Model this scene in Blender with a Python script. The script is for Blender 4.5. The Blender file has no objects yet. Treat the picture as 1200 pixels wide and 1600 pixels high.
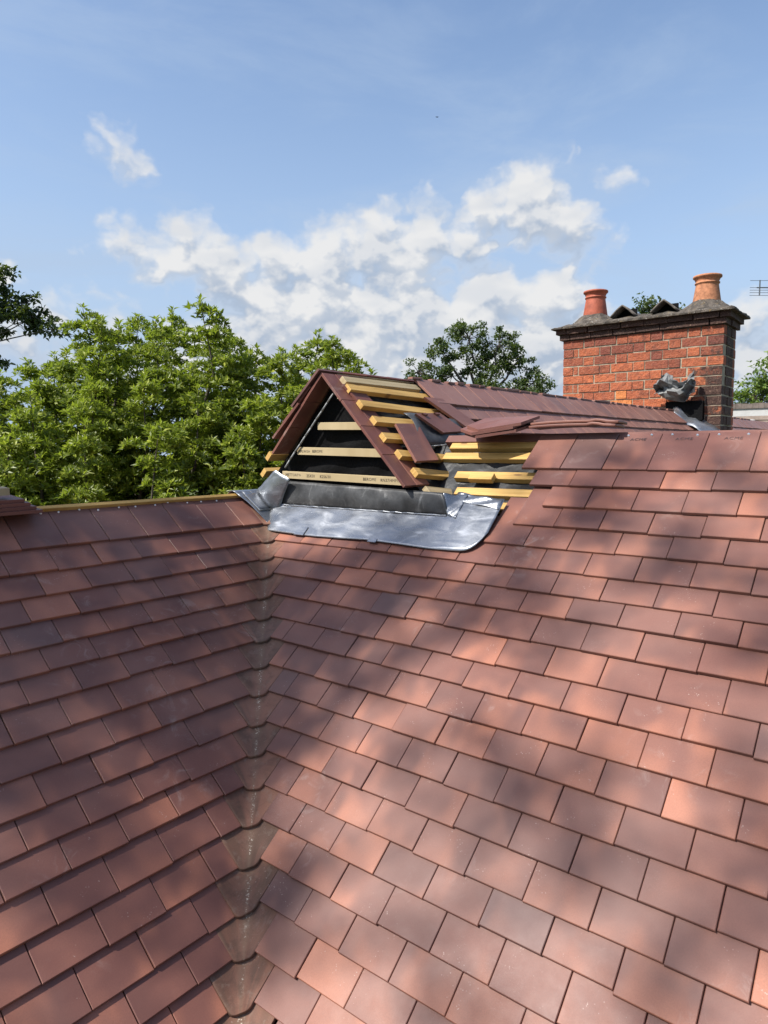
import bpy, math, random
from math import sin, cos, radians, pi, sqrt
from mathutils import Vector as V, Matrix
random.seed(7)
scn = bpy.context.scene
col = scn.collection

# ------------------------------------------------------------------ camera
r_ = V((0.62543, -0.78027, -0.00311)); u_ = V((0.07101, 0.05295, 0.99607)); f_ = V((0.77704, 0.6232, -0.08852))
CAM = V((-2.54422, -0.65042, 0.06243))
cam = bpy.data.cameras.new('camera'); co = bpy.data.objects.new('camera', cam); col.objects.link(co)
cam.sensor_fit = 'VERTICAL'; cam.sensor_height = 36; cam.lens = 1074.69/1600*36
cam.clip_start = .05; cam.clip_end = 3000
b_ = -f_
co.matrix_world = Matrix(((r_.x, u_.x, b_.x, CAM.x), (r_.y, u_.y, b_.y, CAM.y), (r_.z, u_.z, b_.z, CAM.z), (0, 0, 0, 1)))
scn.camera = co

# ------------------------------------------------------------------ sun
SUN = V((-.60, .28, .78)).normalized()
EL = math.asin(SUN.z); AZ = math.atan2(SUN.y, SUN.x)
sl = bpy.data.lights.new('sun', 'SUN'); sl.energy = 4.2; sl.angle = radians(.55); sl.color = (1, .955, .88)
so = bpy.data.objects.new('sun', sl); col.objects.link(so)
so.rotation_euler = SUN.to_track_quat('Z', 'Y').to_euler()
so.location = (0, 0, 30)
scn.view_settings.view_transform = 'Standard'; scn.view_settings.look = 'None'
scn.view_settings.gamma = 1; scn.view_settings.use_curve_mapping = False
scn.view_settings.exposure = 0.80
scn.cycles.use_denoising = True
scn.cycles.max_bounces = 6; scn.cycles.transparent_max_bounces = 8

# ------------------------------------------------------------------ node helpers
class NT:
    def __init__(s, nt): s.nt = nt; s.N = nt.nodes; s.L = nt.links
    def n(s, t, **kw):
        o = s.N.new(t)
        for k, v in kw.items(): setattr(o, k, v)
        return o
    def put(s, sock, v):
        if v is None: return
        if isinstance(v, bpy.types.NodeSocket): s.L.new(v, sock)
        elif isinstance(v, (tuple, list)) and len(v) == 3 and sock.type == 'RGBA': sock.default_value = (*v, 1)
        else: sock.default_value = v
    def m(s, op, a, b=None, c=None, clamp=False):
        o = s.n('ShaderNodeMath', operation=op, use_clamp=clamp)
        for i, v in enumerate((a, b, c)): s.put(o.inputs[i], v)
        return o.outputs[0]
    def vm(s, op, a, b=None):
        o = s.n('ShaderNodeVectorMath', operation=op)
        s.put(o.inputs[0], a)
        if op == 'SCALE': s.put(o.inputs[3], b)
        else: s.put(o.inputs[1], b)
        return o.outputs[1] if op in ('DOT_PRODUCT', 'LENGTH') else o.outputs[0]
    def mix(s, f, a, b, bt='MIX'):
        o = s.n('ShaderNodeMix', data_type='RGBA', blend_type=bt)
        s.put(o.inputs[0], f); s.put(o.inputs[6], a); s.put(o.inputs[7], b)
        return o.outputs[2]
    def sep(s, v):
        o = s.n('ShaderNodeSeparateXYZ'); s.put(o.inputs[0], v); return o.outputs
    def comb(s, x, y, z=0.0):
        o = s.n('ShaderNodeCombineXYZ')
        for i, v in enumerate((x, y, z)): s.put(o.inputs[i], v)
        return o.outputs[0]
    def noise(s, vec, scale=5, detail=3, rough=.5, dist=0.0):
        o = s.n('ShaderNodeTexNoise'); s.put(o.inputs['Vector'], vec)
        o.inputs['Scale'].default_value = scale; o.inputs['Detail'].default_value = detail
        o.inputs['Roughness'].default_value = rough; o.inputs['Distortion'].default_value = dist
        return o.outputs[0]
    def vor(s, vec, scale=5, feat='F1', out=0):
        o = s.n('ShaderNodeTexVoronoi', feature=feat); s.put(o.inputs['Vector'], vec); o.inputs['Scale'].default_value = scale
        return o.outputs[out]
    def ramp(s, f, a, b, lo=0.0, hi=1.0, smooth=True):
        o = s.n('ShaderNodeMapRange', interpolation_type='SMOOTHSTEP' if smooth else 'LINEAR')
        s.put(o.inputs[0], f)
        for i, v in enumerate((a, b, lo, hi)): s.put(o.inputs[i+1], v)
        return o.outputs[0]
    def attr(s, name):
        o = s.n('ShaderNodeAttribute', attribute_name=name); return o.outputs['Vector']
    def bump(s, h, strength=.3, dist=.002):
        o = s.n('ShaderNodeBump'); o.inputs['Strength'].default_value = strength; o.inputs['Distance'].default_value = dist
        s.put(o.inputs['Height'], h); return o.outputs[0]

def mat(name):
    m = bpy.data.materials.new(name); m.use_nodes = True
    t = NT(m.node_tree); p = t.N['Principled BSDF']
    return m, t, p
def simple(name, c, rough=.7, metal=0.0, var=.25, scale=20, bump=.2, bd=.003):
    m, t, p = mat(name)
    g = t.n('ShaderNodeTexCoord').outputs['Object']
    nz = t.noise(g, scale, 5, .6)
    t.put(p.inputs['Base Color'], t.mix(t.ramp(nz, .3, .7), tuple(x*(1-var) for x in c), tuple(min(1, x*(1+var)) for x in c)))
    p.inputs['Roughness'].default_value = rough; p.inputs['Metallic'].default_value = metal
    if bump: t.put(p.inputs['Normal'], t.bump(t.noise(g, scale*4, 4, .6), bump, bd))
    return m

# ------------------------------------------------------------------ sky with clouds (world)
w = bpy.data.worlds.new('World'); scn.world = w; w.use_nodes = True
t = NT(w.node_tree)
bg = t.N['Background']
sky = t.n('ShaderNodeTexSky', sky_type='NISHITA'); sky.sun_disc = False
sky.sun_elevation = EL; sky.sun_rotation = pi/2 - AZ; sky.altitude = 50
sky.air_density = 1.0; sky.dust_density = 1.3; sky.ozone_density = 1.6
CL = [(1.0342, 0.3873, 0.011, 0.009, .15), (1.0217, 0.3681, 0.017, 0.011, .25), (1.0063, 0.3556, 0.010, 0.006, .1),
 (0.5186, 0.3233, 0.0331, 0.0259, 1), (0.4839, 0.3291, 0.0429, 0.0336, 1), (0.4535, 0.3118, 0.044, 0.0339, 1), (0.419, 0.2861, 0.0417, 0.0262, .8), (0.3895, 0.276, 0.0264, 0.0186, .7),
 (0.9891, 0.2717, 0.0498, 0.0215, .6), (0.9398, 0.2596, 0.0686, 0.0353, .8), (0.8935, 0.2381, 0.0524, 0.0402, .8), (0.8187, 0.2533, 0.0428, 0.0339, 1.1), (0.7607, 0.2506, 0.0541, 0.039, 1), (0.6974, 0.2718, 0.0632, 0.0417, 1), (0.6297, 0.2795, 0.0628, 0.0382, .8), (0.5668, 0.278, 0.0488, 0.0303, .7),
 (0.7838, 0.1999, 0.1361, 0.0461, 1), (0.6568, 0.2177, 0.1262, 0.0417, 1), (0.5483, 0.1988, 0.1056, 0.0419, 1), (0.4345, 0.2109, 0.0465, 0.0278, 1), (0.4508, 0.1614, 0.0766, 0.0379, .9), (0.7118, 0.1399, 0.2353, 0.0636, 1.0), (.58, .165, .14, .05, 1), (.50, .13, .14, .05, 1), (.80, .15, .12, .05, .9), (.95, .12, .12, .03, .8), (0.8381, 0.1646, 0.0991, 0.0425, .9),
 (0.4527, 0.3598, 0.0153, 0.0073, .1), (0.3749, 0.3441, 0.012, 0.0055, .1), (0.1948, 0.1307, 0.0422, 0.0428, .8), (0.441, 0.1008, 0.043, 0.0304, .8), (1.1333, 0.1507, 0.084, 0.030, .35), (1.1693, 0.2237, 0.0142, 0.0118, .8), (0.6297, 0.3232, 0.0358, 0.014, .4)]
random.seed(31)
for i in range(11):   # the rest of the sky all round
    a = random.uniform(1.5, 6.1)
    CL.append((a if a < pi else a-2*pi, random.uniform(.08, .6), random.uniform(.15, .3), random.uniform(.04, .09), .9))
gr = bpy.data.node_groups.new('cloud_density', 'ShaderNodeTree')
gr.interface.new_socket('Vector', in_out='INPUT', socket_type='NodeSocketVector')
gr.interface.new_socket('Density', in_out='OUTPUT', socket_type='NodeSocketFloat')
g = NT(gr); gi = g.n('NodeGroupInput'); go = g.n('NodeGroupOutput')
ae = gi.outputs[0]     # x = azimuth, y = elevation
wv = g.noise(g.vm('MULTIPLY', ae, (1, 1.3, 1)), 22, 3, .5)
wv2 = g.noise(g.vm('ADD', ae, (9, 3, 1)), 20, 3, .5)
off = g.comb(g.m('MULTIPLY_ADD', wv, .07, -.035), g.m('MULTIPLY_ADD', wv2, .05, -.025))
aew = g.vm('ADD', ae, off)
def billow(sc, shift):
    o = g.n('ShaderNodeTexVoronoi', feature='SMOOTH_F1', voronoi_dimensions='2D'); o.inputs['Smoothness'].default_value = .6
    g.put(o.inputs['Vector'], g.vm('ADD', g.vm('MULTIPLY', aew, (1, 1.25, 1)), shift)); o.inputs['Scale'].default_value = sc
    return g.m('SUBTRACT', .45, o.outputs[0])
bil = g.m('ADD', g.m('MULTIPLY', billow(17, (3, 1, 0)), 1.5), g.m('ADD', g.m('MULTIPLY', billow(40, (1, 7, 0)), .7), g.m('MULTIPLY', billow(95, (5, 2, 0)), .18)))
acc = None
for (a, e, ra, re, k) in CL:
    d = g.vm('MULTIPLY', g.vm('SUBTRACT', aew, (a, e, 0)), (.86/ra, .82/re, 0))
    d2 = g.vm('DOT_PRODUCT', d, d)
    v = g.m('MULTIPLY', g.m('SUBTRACT', 1.25, d2), k*(1.02 if k >= .8 else .62))
    acc = v if acc is None else g.m('SMOOTH_MAX', acc, v, .18)
fine = g.noise(g.vm('MULTIPLY', ae, (1, 1.3, 1)), 70, 4, .55, .2)
dn = g.m('ADD', g.m('ADD', acc, bil), g.m('MULTIPLY_ADD', fine, .55, -.27))
g.put(go.inputs[0], dn)
geo = t.n('ShaderNodeTexCoord').outputs['Generated']
x, y, z = t.sep(geo)
az = t.m('ARCTAN2', y, x); el = t.m('ARCSINE', z)
AEV = t.comb(az, el, 0.0)
def cd(v):
    o = t.n('ShaderNodeGroup'); o.node_tree = gr; t.put(o.inputs[0], v); return o.outputs[0]
d0 = cd(AEV); d1 = cd(t.vm('ADD', AEV, (.006, .012, 0.0)))
cov = t.ramp(d0, -.30, 1.15)
d2 = cd(t.vm('ADD', AEV, (.014, .030, 0.0)))
lit = t.m('ADD', t.m('MULTIPLY', t.m('SUBTRACT', d0, d1), .55), t.m('MULTIPLY', t.m('SUBTRACT', d0, d2), .50))
lit = t.ramp(lit, -.42, .46)
lit = t.m('ADD', t.m('MULTIPLY', lit, .75), t.m('MULTIPLY', t.ramp(t.noise(t.vm('MULTIPLY', AEV, (1, 2.2, 1)), 12, 2, .5), .38, .62), .30), None, True)
lit = t.m('MAXIMUM', lit, t.ramp(d0, .8, .1, 0.0, .6))
ccol = t.mix(lit, (2.05, 2.42, 3.0), (4.1, 4.08, 4.05))
ci = t.noise(t.vm('MULTIPLY', AEV, (1.1, 3.6, 1)), 2.6, 7, .6, .5)
cirr = t.m('MULTIPLY', t.ramp(ci, .40, .72), .34)
lowh = t.m('ADD', t.ramp(el, .62, .05, .0, .66), t.ramp(el, .26, .14, 0.0, .22))
base = t.mix(t.m('ADD', cirr, lowh), sky.outputs[0], (2.25, 2.85, 3.75))
final = t.mix(t.m('MULTIPLY', cov, .94), base, ccol)
# below the horizon: plain haze, hidden by the ground
t.put(bg.inputs[0], final); bg.inputs[1].default_value = .12

# ------------------------------------------------------------------ mesh builder
class MB:
    def __init__(s): s.v = []; s.f = []; s.r = []; s.uv = []; s.mi = []
    def face(s, pts, rnd=(.5, .5, .5), uv=None, mi=0):
        k = len(s.v); s.v += [tuple(p) for p in pts]; s.f.append(tuple(range(k, k+len(pts))))
        s.r.append(rnd); s.uv += (uv if uv else [(0, 0)]*len(pts)); s.mi.append(mi)
    def box(s, o, a, b, c, rnd=None, ch=.0, mi=0, taper=None):
        """box from corner o with edge vectors a (length), b (width), c (height, up); ch = chamfer of the top face"""
        rnd = rnd or (random.random(), random.random(), random.random())
        o, a, b, c = V(o), V(a), V(b), V(c); la, lb, lc = a.length, b.length, c.length
        k = len(s.v)
        if ch:
            ah, bh, chh = a.normalized()*ch, b.normalized()*ch, c.normalized()*ch
            P = [o, o+a, o+a+b, o+b, o+c-chh, o+a+c-chh, o+a+b+c-chh, o+b+c-chh, o+c+ah+bh, o+a+c-ah+bh, o+a+b+c-ah-bh, o+b+c+ah-bh]
            U = [(0, 0), (la, 0), (la, lb), (0, lb)]*3
            F = [(3, 2, 1, 0), (0, 1, 5, 4), (1, 2, 6, 5), (2, 3, 7, 6), (3, 0, 4, 7), (4, 5, 9, 8), (5, 6, 10, 9), (6, 7, 11, 10), (7, 4, 8, 11), (8, 9, 10, 11)]
        else:
            P = [o, o+a, o+a+b, o+b, o+c, o+a+c, o+a+b+c, o+b+c]
            U = [(0, 0), (la, 0), (la, lb), (0, lb)]*2
            F = [(3, 2, 1, 0), (0, 1, 5, 4), (1, 2, 6, 5), (2, 3, 7, 6), (3, 0, 4, 7), (4, 5, 6, 7)]
        s.v += [tuple(p) for p in P]
        for f in F:
            s.f.append(tuple(k+i for i in f)); s.r.append(rnd); s.mi.append(mi)
            s.uv += [U[i] for i in f]
        return s
    def grid(s, P, rnd=(.5, .5, .5), uvf=None, mi=0, thick=None):
        """P[i][j] rows of points -> quads"""
        k = len(s.v); R = len(P); Cn = len(P[0])
        for row in P: s.v += [tuple(p) for p in row]
        for i in range(R-1):
            for j in range(Cn-1):
                q = (i*Cn+j, i*Cn+j+1, (i+1)*Cn+j+1, (i+1)*Cn+j)
                s.f.append(tuple(k+a for a in q)); s.r.append(rnd); s.mi.append(mi)
                s.uv += [uvf(a//Cn, a % Cn) if uvf else (0, 0) for a in q]
    def tube(s, p, q, r0, r1, n=8, rnd=(.5, .5, .5), cap=True, mi=0):
        p, q = V(p), V(q); d = (q-p).normalized(); e = d.orthogonal().normalized(); h = d.cross(e)
        k = len(s.v); L = (q-p).length
        for c_, r in ((p, r0), (q, r1)):
            for i in range(n): a = 2*pi*i/n; s.v.append(tuple(c_+e*cos(a)*r+h*sin(a)*r))
        for i in range(n):
            j = (i+1) % n; s.f.append((k+i, k+j, k+n+j, k+n+i)); s.r.append(rnd); s.mi.append(mi); s.uv += [(0, i/n), (0, (i+1)/n), (L, (i+1)/n), (L, i/n)]
        if cap:
            for o in (0, n):
                s.f.append(tuple(k+o+i for i in (range(n) if o else reversed(range(n))))); s.r.append(rnd); s.mi.append(mi); s.uv += [(0, 0)]*n
    def lathe(s, c, prof, n=36, rnd=(.5, .5, .5)):
        c = V(c); k = len(s.v)
        for (r, z) in prof:
            for i in range(n): a = 2*pi*i/n; s.v.append((c.x+r*cos(a), c.y+r*sin(a), c.z+z))
        for m_ in range(len(prof)-1):
            for i in range(n):
                j = (i+1) % n; a = k+m_*n
                s.f.append((a+i, a+j, a+n+j, a+n+i)); s.r.append(rnd); s.mi.append(0)
                s.uv += [(i/n, prof[m_][1]), ((i+1)/n, prof[m_][1]), ((i+1)/n, prof[m_+1][1]), (i/n, prof[m_+1][1])]
    def build(s, name, mats, parent=None, smooth=False, loc=None):
        me = bpy.data.meshes.new(name); me.from_pydata(s.v, [], s.f)
        if not isinstance(mats, (list, tuple)): mats = [mats]
        for m in mats: me.materials.append(m)
        a = me.attributes.new('rnd', 'FLOAT_VECTOR', 'FACE'); a.data.foreach_set('vector', [c for r in s.r for c in r])
        ul = me.uv_layers.new(name='UVMap'); ul.data.foreach_set('uv', [c for q in s.uv for c in q])
        me.polygons.foreach_set('material_index', s.mi)
        if smooth: me.polygons.foreach_set('use_smooth', [True]*len(s.f))
        me.update()
        o = bpy.data.objects.new(name, me); col.objects.link(o)
        if parent:
            o.parent = parent; o.matrix_parent_inverse = Matrix.Translation(parent.location).inverted()
        return o
def tag(o, label=None, cat=None, group=None, kind=None):
    if label: o['label'] = label
    if cat: o['category'] = cat
    if group: o['group'] = group
    if kind: o['kind'] = kind
    return o
def empty(name, loc, label, cat, group=None):
    o = bpy.data.objects.new(name, None); col.objects.link(o); o.location = loc; o.empty_display_size = .1
    return tag(o, label, cat, group)
def bevel(o, wd=.002, seg=2, ang=40):
    m = o.modifiers.new('bevel', 'BEVEL'); m.width = wd; m.segments = seg; m.limit_method = 'ANGLE'; m.angle_limit = radians(ang); return o
def solid(o, th, off=-1):
    m = o.modifiers.new('solid', 'SOLIDIFY'); m.thickness = th; m.offset = off; return o
def text(body, size, mtl, parent, M, name='lettering', ext=.0004, align='LEFT'):
    c = bpy.data.curves.new(name, 'FONT'); c.body = body; c.size = size; c.extrude = ext; c.align_x = align
    c.resolution_u = 3; c.materials.append(mtl); c.space_character = 1.08
    tmp = bpy.data.objects.new(name, c); col.objects.link(tmp)
    me = bpy.data.meshes.new_from_object(tmp); bpy.data.objects.remove(tmp)
    o = bpy.data.objects.new(name, me); col.objects.link(o)
    if parent:
        o.parent = parent; o.matrix_parent_inverse = Matrix.Translation(parent.location).inverted()
    o.matrix_basis = M
    return o
def frame(o, xa, ya):
    xa, ya = V(xa).normalized(), V(ya).normalized(); z = xa.cross(ya)
    return Matrix(((xa.x, ya.x, z.x, o[0]), (xa.y, ya.y, z.y, o[1]), (xa.z, ya.z, z.z, o[2]), (0, 0, 0, 1)))

# ------------------------------------------------------------------ materials
def tile_mat(name, dark=(.132, .056, .045), mid=(.178, .075, .057), flash=(.350, .138, .085), fl=0.0, rough=.50, glow=0.0):
    m, t, p = mat(name)
    uv = t.n('ShaderNodeUVMap').outputs[0]; rn = t.attr('rnd'); rx, ry, rz = t.sep(rn)
    us, vs, _ = t.sep(uv)
    sh = t.vm('SCALE', rn, 71.0)
    # smoke-blown flash: soft blotches stretched up the tile, stronger toward one edge and the tail
    n1 = t.noise(t.vm('ADD', t.vm('MULTIPLY', uv, (9, 5.0, 1)), sh), 1, 1.2, .4, .35)
    n2 = t.noise(t.vm('ADD', t.vm('MULTIPLY', uv, (5, 10, 1)), t.vm('SCALE', rn, 37.0)), 1, 1.5, .4, .3)
    side = t.m('MULTIPLY', t.m('SUBTRACT', t.m('MULTIPLY', us, 6.0), .5), t.m('MULTIPLY_ADD', rz, 1.0, -.5))
    tail = t.ramp(vs, .075, .0, 0.0, .12)
    a = t.m('ADD', t.m('ADD', n1, t.m('MULTIPLY', t.m('MULTIPLY_ADD', rx, 1.0, -.5), .26)), t.m('ADD', t.m('MULTIPLY', side, .45), tail))
    F = t.ramp(a, .48, .96, fl, 1.0)
    Dk = t.ramp(t.m('ADD', n2, t.m('MULTIPLY', ry, .22)), .46, .80)
    c = t.mix(Dk, mid, dark); c = t.mix(F, c, flash)
    c = t.mix(t.ramp(rx, .965, .985), c, t.mix(.6, c, flash))
    # a few bluish-grey tiles
    c = t.mix(t.m('MULTIPLY', t.ramp(ry, .95, .97), .25), c, (.10, .085, .09))
    ob = t.n('ShaderNodeTexCoord').outputs['Object']
    # chalky scuffs and drips of mortar dust
    s1 = t.noise(ob, 13, 6, .7, 1.2); s2 = t.noise(t.vm('ADD', ob, (7, 3, 1)), 3.0, 2, .5)
    scuff = t.m('MULTIPLY', t.ramp(s1, .53, .72), t.ramp(s2, .50, .68))
    c = t.mix(t.m('MULTIPLY', scuff, .30), c, (.44, .37, .34))
    vd = t.vor(ob, 150, 'F1'); pick = t.ramp(t.noise(ob, 9, 3, .6, .5), .58, .66)
    sp = t.m('MULTIPLY', t.m('MULTIPLY', t.ramp(vd, .30, .14), pick), t.ramp(t.noise(ob, 85, 2, .5), .50, .58))
    c = t.mix(t.m('MULTIPLY', sp, .42), c, (.55, .45, .40))
    # hair-line scratches
    ws = t.noise(t.vm('MULTIPLY', ob, (40, 6, 18)), 4, 3, .6, 2.5)
    scr = t.m('MULTIPLY', t.ramp(t.m('ABSOLUTE', t.m('SUBTRACT', ws, .5)), .006, .0), t.ramp(t.noise(t.vm('ADD', ob, (3, 8, 5)), 6, 2, .5), .60, .70))
    c = t.mix(t.m('MULTIPLY', scr, .30), c, (.6, .52, .48))
    c = t.mix(t.m('MULTIPLY', t.ramp(t.noise(ob, 330, 2, .6), .35, .7), .16), c, (.06, .03, .026))
    c = t.mix(t.m('MULTIPLY', t.ramp(t.noise(ob, 1.7, 4, .6), .4, .7), .18), c, (.30, .20, .17))
    t.put(p.inputs['Base Color'], c)
    t.put(p.inputs['Roughness'], t.m('ADD', t.m('MULTIPLY_ADD', t.noise(ob, 25, 4, .6), .22, rough-.11), t.m('MULTIPLY', scuff, .2)))
    p.inputs['Specular IOR Level'].default_value = .34
    h = t.m('ADD', t.m('MULTIPLY', t.noise(ob, 260, 3, .6), .35), t.m('MULTIPLY', t.noise(ob, 22, 2, .5), 1.5))
    t.put(p.inputs['Normal'], t.bump(h, .22, .0012))
    return m
M_tile = tile_mat('clay_tile')
M_red = tile_mat('plain_red_tile', (.115, .042, .034), (.155, .056, .042), (.215, .082, .056), .05, .5)
M_pink = tile_mat('weathered_sheen_tile', (.19, .088, .07), (.225, .105, .082), (.30, .145, .105), .1, .5)  # weathered clay, made paler and pinker to paint in its sheen
M_valley = tile_mat('valley_tile', (.125, .070, .048), (.160, .080, .055), (.215, .100, .066), 0.0, .62)
def valley_marks():
    t = NT(M_valley.node_tree); p = t.N['Principled BSDF']
    src = p.inputs['Base Color'].links[0].from_socket
    uv = t.n('ShaderNodeUVMap').outputs[0]; us, vs, _ = t.sep(uv)
    ob = t.n('ShaderNodeTexCoord').outputs['Object']
    ctr = t.ramp(t.m('ABSOLUTE', t.m('SUBTRACT', us, .5)), .055, .0)
    sp = t.m('MULTIPLY', t.m('MULTIPLY', ctr, t.ramp(t.noise(ob, 170, 3, .7), .54, .62)), t.ramp(t.noise(ob, 22, 2, .5), .42, .62))
    c = t.mix(t.m('MULTIPLY', t.ramp(t.m('ABSOLUTE', t.m('SUBTRACT', us, .5)), .12, .0), .35), src, (.20, .135, .09))
    c = t.mix(sp, c, (.60, .52, .42))
    c = t.mix(t.m('MULTIPLY', t.ramp(t.noise(ob, 18, 6, .7, .6), .48, .66), .35), c, (.055, .034, .026))
    c = t.mix(t.m('MULTIPLY', t.ramp(t.noise(ob, 31, 5, .7, .3), .54, .66), .35), c, (.21, .155, .12))
    t.put(p.inputs['Base Color'], c)
valley_marks()
M_valley.node_tree.nodes['Principled BSDF'].inputs['Specular IOR Level'].default_value = .2

def wood_mat(name, a, b, end):
    m, t, p = mat(name)
    uv = t.n('ShaderNodeUVMap').outputs[0]; rn = t.attr('rnd')
    ob = t.vm('ADD', uv, t.vm('SCALE', rn, 13.0))
    g1 = t.noise(t.vm('MULTIPLY', ob, (3, 90, 30)), 1, 4, .6, .6)
    g2 = t.noise(t.vm('MULTIPLY', ob, (1.5, 12, 1)), 2, 3, .5)
    c = t.mix(t.ramp(g1, .35, .7), a, b)
    c = t.mix(t.m('MULTIPLY', t.ramp(g2, .5, .75), .5), c, tuple(x*.6 for x in b))
    kn = t.vor(t.vm('MULTIPLY', ob, (6, 22, 1)), 1)
    c = t.mix(t.ramp(kn, .16, .07, 0, .75), c, (.13, .055, .02))
    ob2 = t.n('ShaderNodeTexCoord').outputs['Object']
    c = t.mix(t.m('MULTIPLY', t.ramp(t.noise(ob2, 14, 5, .65), .55, .75), .35), c, end)
    t.put(p.inputs['Base Color'], c); p.inputs['Roughness'].default_value = .68
    t.put(p.inputs['Normal'], t.bump(t.m('ADD', g1, t.noise(ob2, 160, 3, .6)), .25, .001))
    return m
M_wood = wood_mat('treated_batten', (.56, .345, .105), (.42, .24, .06), (.30, .17, .05))
M_pale = wood_mat('pale_batten', (.42, .33, .19), (.33, .25, .13), (.22, .17, .10))
m, t, p = mat('roofing_felt'); ob = t.n('ShaderNodeTexCoord').outputs['Object']
M_felt = m
t.put(p.inputs['Base Color'], t.mix(t.ramp(t.noise(ob, 9, 5, .6), .4, .75), (.010, .011, .012), (.035, .037, .040)))
t.put(p.inputs['Roughness'], t.ramp(t.noise(ob, 12, 4, .6), .3, .7, .35, .7))
t.put(p.inputs['Normal'], t.bump(t.noise(ob, 24, 5, .6, 1.0), .6, .006))
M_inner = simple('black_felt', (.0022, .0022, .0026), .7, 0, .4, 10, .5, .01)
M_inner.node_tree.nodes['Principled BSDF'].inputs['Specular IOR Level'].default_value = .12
m, t, p = mat('lead'); M_lead = m
ob = t.n('ShaderNodeTexCoord').outputs['Object']
n1 = t.noise(ob, 4, 3, .5, 1.0); n2 = t.noise(t.vm('MULTIPLY', ob, (3, 1, 3)), 7, 3, .55, .8)
c = t.mix(t.ramp(n1, .30, .75), (.21, .22, .235), (.31, .325, .35)); c = t.mix(t.m('MULTIPLY', t.ramp(n2, .56, .75), .6), c, (.50, .52, .56))  # pale patches put bright metal highlights into the colour
sc = t.ramp(t.m('ABSOLUTE', t.m('SUBTRACT', t.noise(ob, 30, 3, .6, 2.0), .5)), .012, 0)
c = t.mix(t.m('MULTIPLY', sc, .35), c, (.65, .68, .72))
t.put(p.inputs['Base Color'], c); p.inputs['Metallic'].default_value = .8
t.put(p.inputs['Roughness'], t.ramp(n2, .3, .7, .24, .40))
t.put(p.inputs['Normal'], t.bump(t.m('ADD', t.noise(ob, 4, 2, .5, .6), t.m('MULTIPLY', t.noise(ob, 40, 3, .5), .06)), .30, .012))
M_leadd = simple('shaded_lead', (.050, .050, .050), .42, .35, .45, 9, .25, .004)  # same lead as the apron, the upstand's shade put into its colour
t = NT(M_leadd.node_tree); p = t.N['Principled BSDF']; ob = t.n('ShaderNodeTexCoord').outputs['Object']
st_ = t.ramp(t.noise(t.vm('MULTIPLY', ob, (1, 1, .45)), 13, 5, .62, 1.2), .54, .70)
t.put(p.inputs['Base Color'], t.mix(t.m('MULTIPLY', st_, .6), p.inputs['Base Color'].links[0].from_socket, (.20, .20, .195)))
m, t, p = mat('brick'); M_brick = m
ob = t.n('ShaderNodeTexCoord').outputs['Object']; rx, ry, rz = t.sep(t.attr('rnd'))
n1 = t.noise(ob, 16, 5, .65); n2 = t.noise(ob, 60, 4, .7)
c = t.mix(rx, (.13, .035, .028), (.54, .150, .055)); c = t.mix(t.m('MULTIPLY', t.ramp(n1, .4, .7), .5), c, (.16, .045, .032))
soot_shade = t.m('ADD', rz, t.m('MULTIPLY_ADD', n1, 1.1, -.55))
c = t.mix(t.ramp(soot_shade, .35, .75, 0, .93), c, (.035, .022, .018))
c = t.mix(t.m('MULTIPLY', t.ramp(n2, .54, .72), .5), c, (.36, .24, .16))
c = t.mix(t.m('MULTIPLY', t.ramp(t.noise(ob, 5, 5, .7), .52, .70), .45), c, (.07, .035, .026))
c = t.mix(t.ramp(ry, .9, .93, 0, .8), c, (.56, .20, .06))
t.put(p.inputs['Base Color'], c); p.inputs['Roughness'].default_value = .88
t.put(p.inputs['Normal'], t.bump(t.m('ADD', n2, t.m('MULTIPLY', n1, 2.5)), .9, .012))
M_mortar = simple('lime_mortar', (.31, .26, .19), .95, 0, .35, 12, .6, .006)
m, t, p = mat('cap_mortar'); M_cap = m
ob = t.n('ShaderNodeTexCoord').outputs['Object']; n1 = t.noise(ob, 11, 6, .7); n2 = t.noise(ob, 38, 5, .7)
c = t.mix(t.ramp(n1, .35, .65), (.035, .029, .023), (.12, .10, .08)); c = t.mix(t.ramp(n2, .60, .68, 0, .7), c, (.55, .53, .48))
c = t.mix(t.ramp(t.noise(ob, 20, 4, .6), .58, .7, 0, .7), c, (.20, .14, .06))
t.put(p.inputs['Base Color'], c); p.inputs['Roughness'].default_value = .95
t.put(p.inputs['Normal'], t.bump(t.m('ADD', n2, n1), 1, .015))
M_pot1 = simple('red_terracotta', (.34, .085, .045), .7, 0, .22, 14, .3)
M_pot2 = simple('buff_terracotta', (.40, .17, .085), .85, 0, .30, 26, .5)
M_slate = simple('dark_clay_hood', (.10, .085, .072), .9, 0, .4, 20, .5)
M_nail = simple('bright_nail', (.75, .76, .78), .3, .9, .1, 80, 0)
M_ink = simple('print_ink', (.03, .022, .015), .8, 0, .1, 30, 0)
M_stamp = simple('pressed_stamp', (.062, .034, .032), .6, 0, .1, 30, 0)
M_bark = simple('bark', (.075, .062, .047), .95, 0, .4, 9, .8, .02)
M_membrane = simple('membrane_edge', (.24, .245, .25), .5, 0, .35, 30, .3)
M_render = simple('wall_brick', (.30, .15, .10), .9, 0, .3, 4, .4)
M_alu = simple('aerial_metal', (.16, .17, .18), .45, .7, .2, 40, 0)

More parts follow.
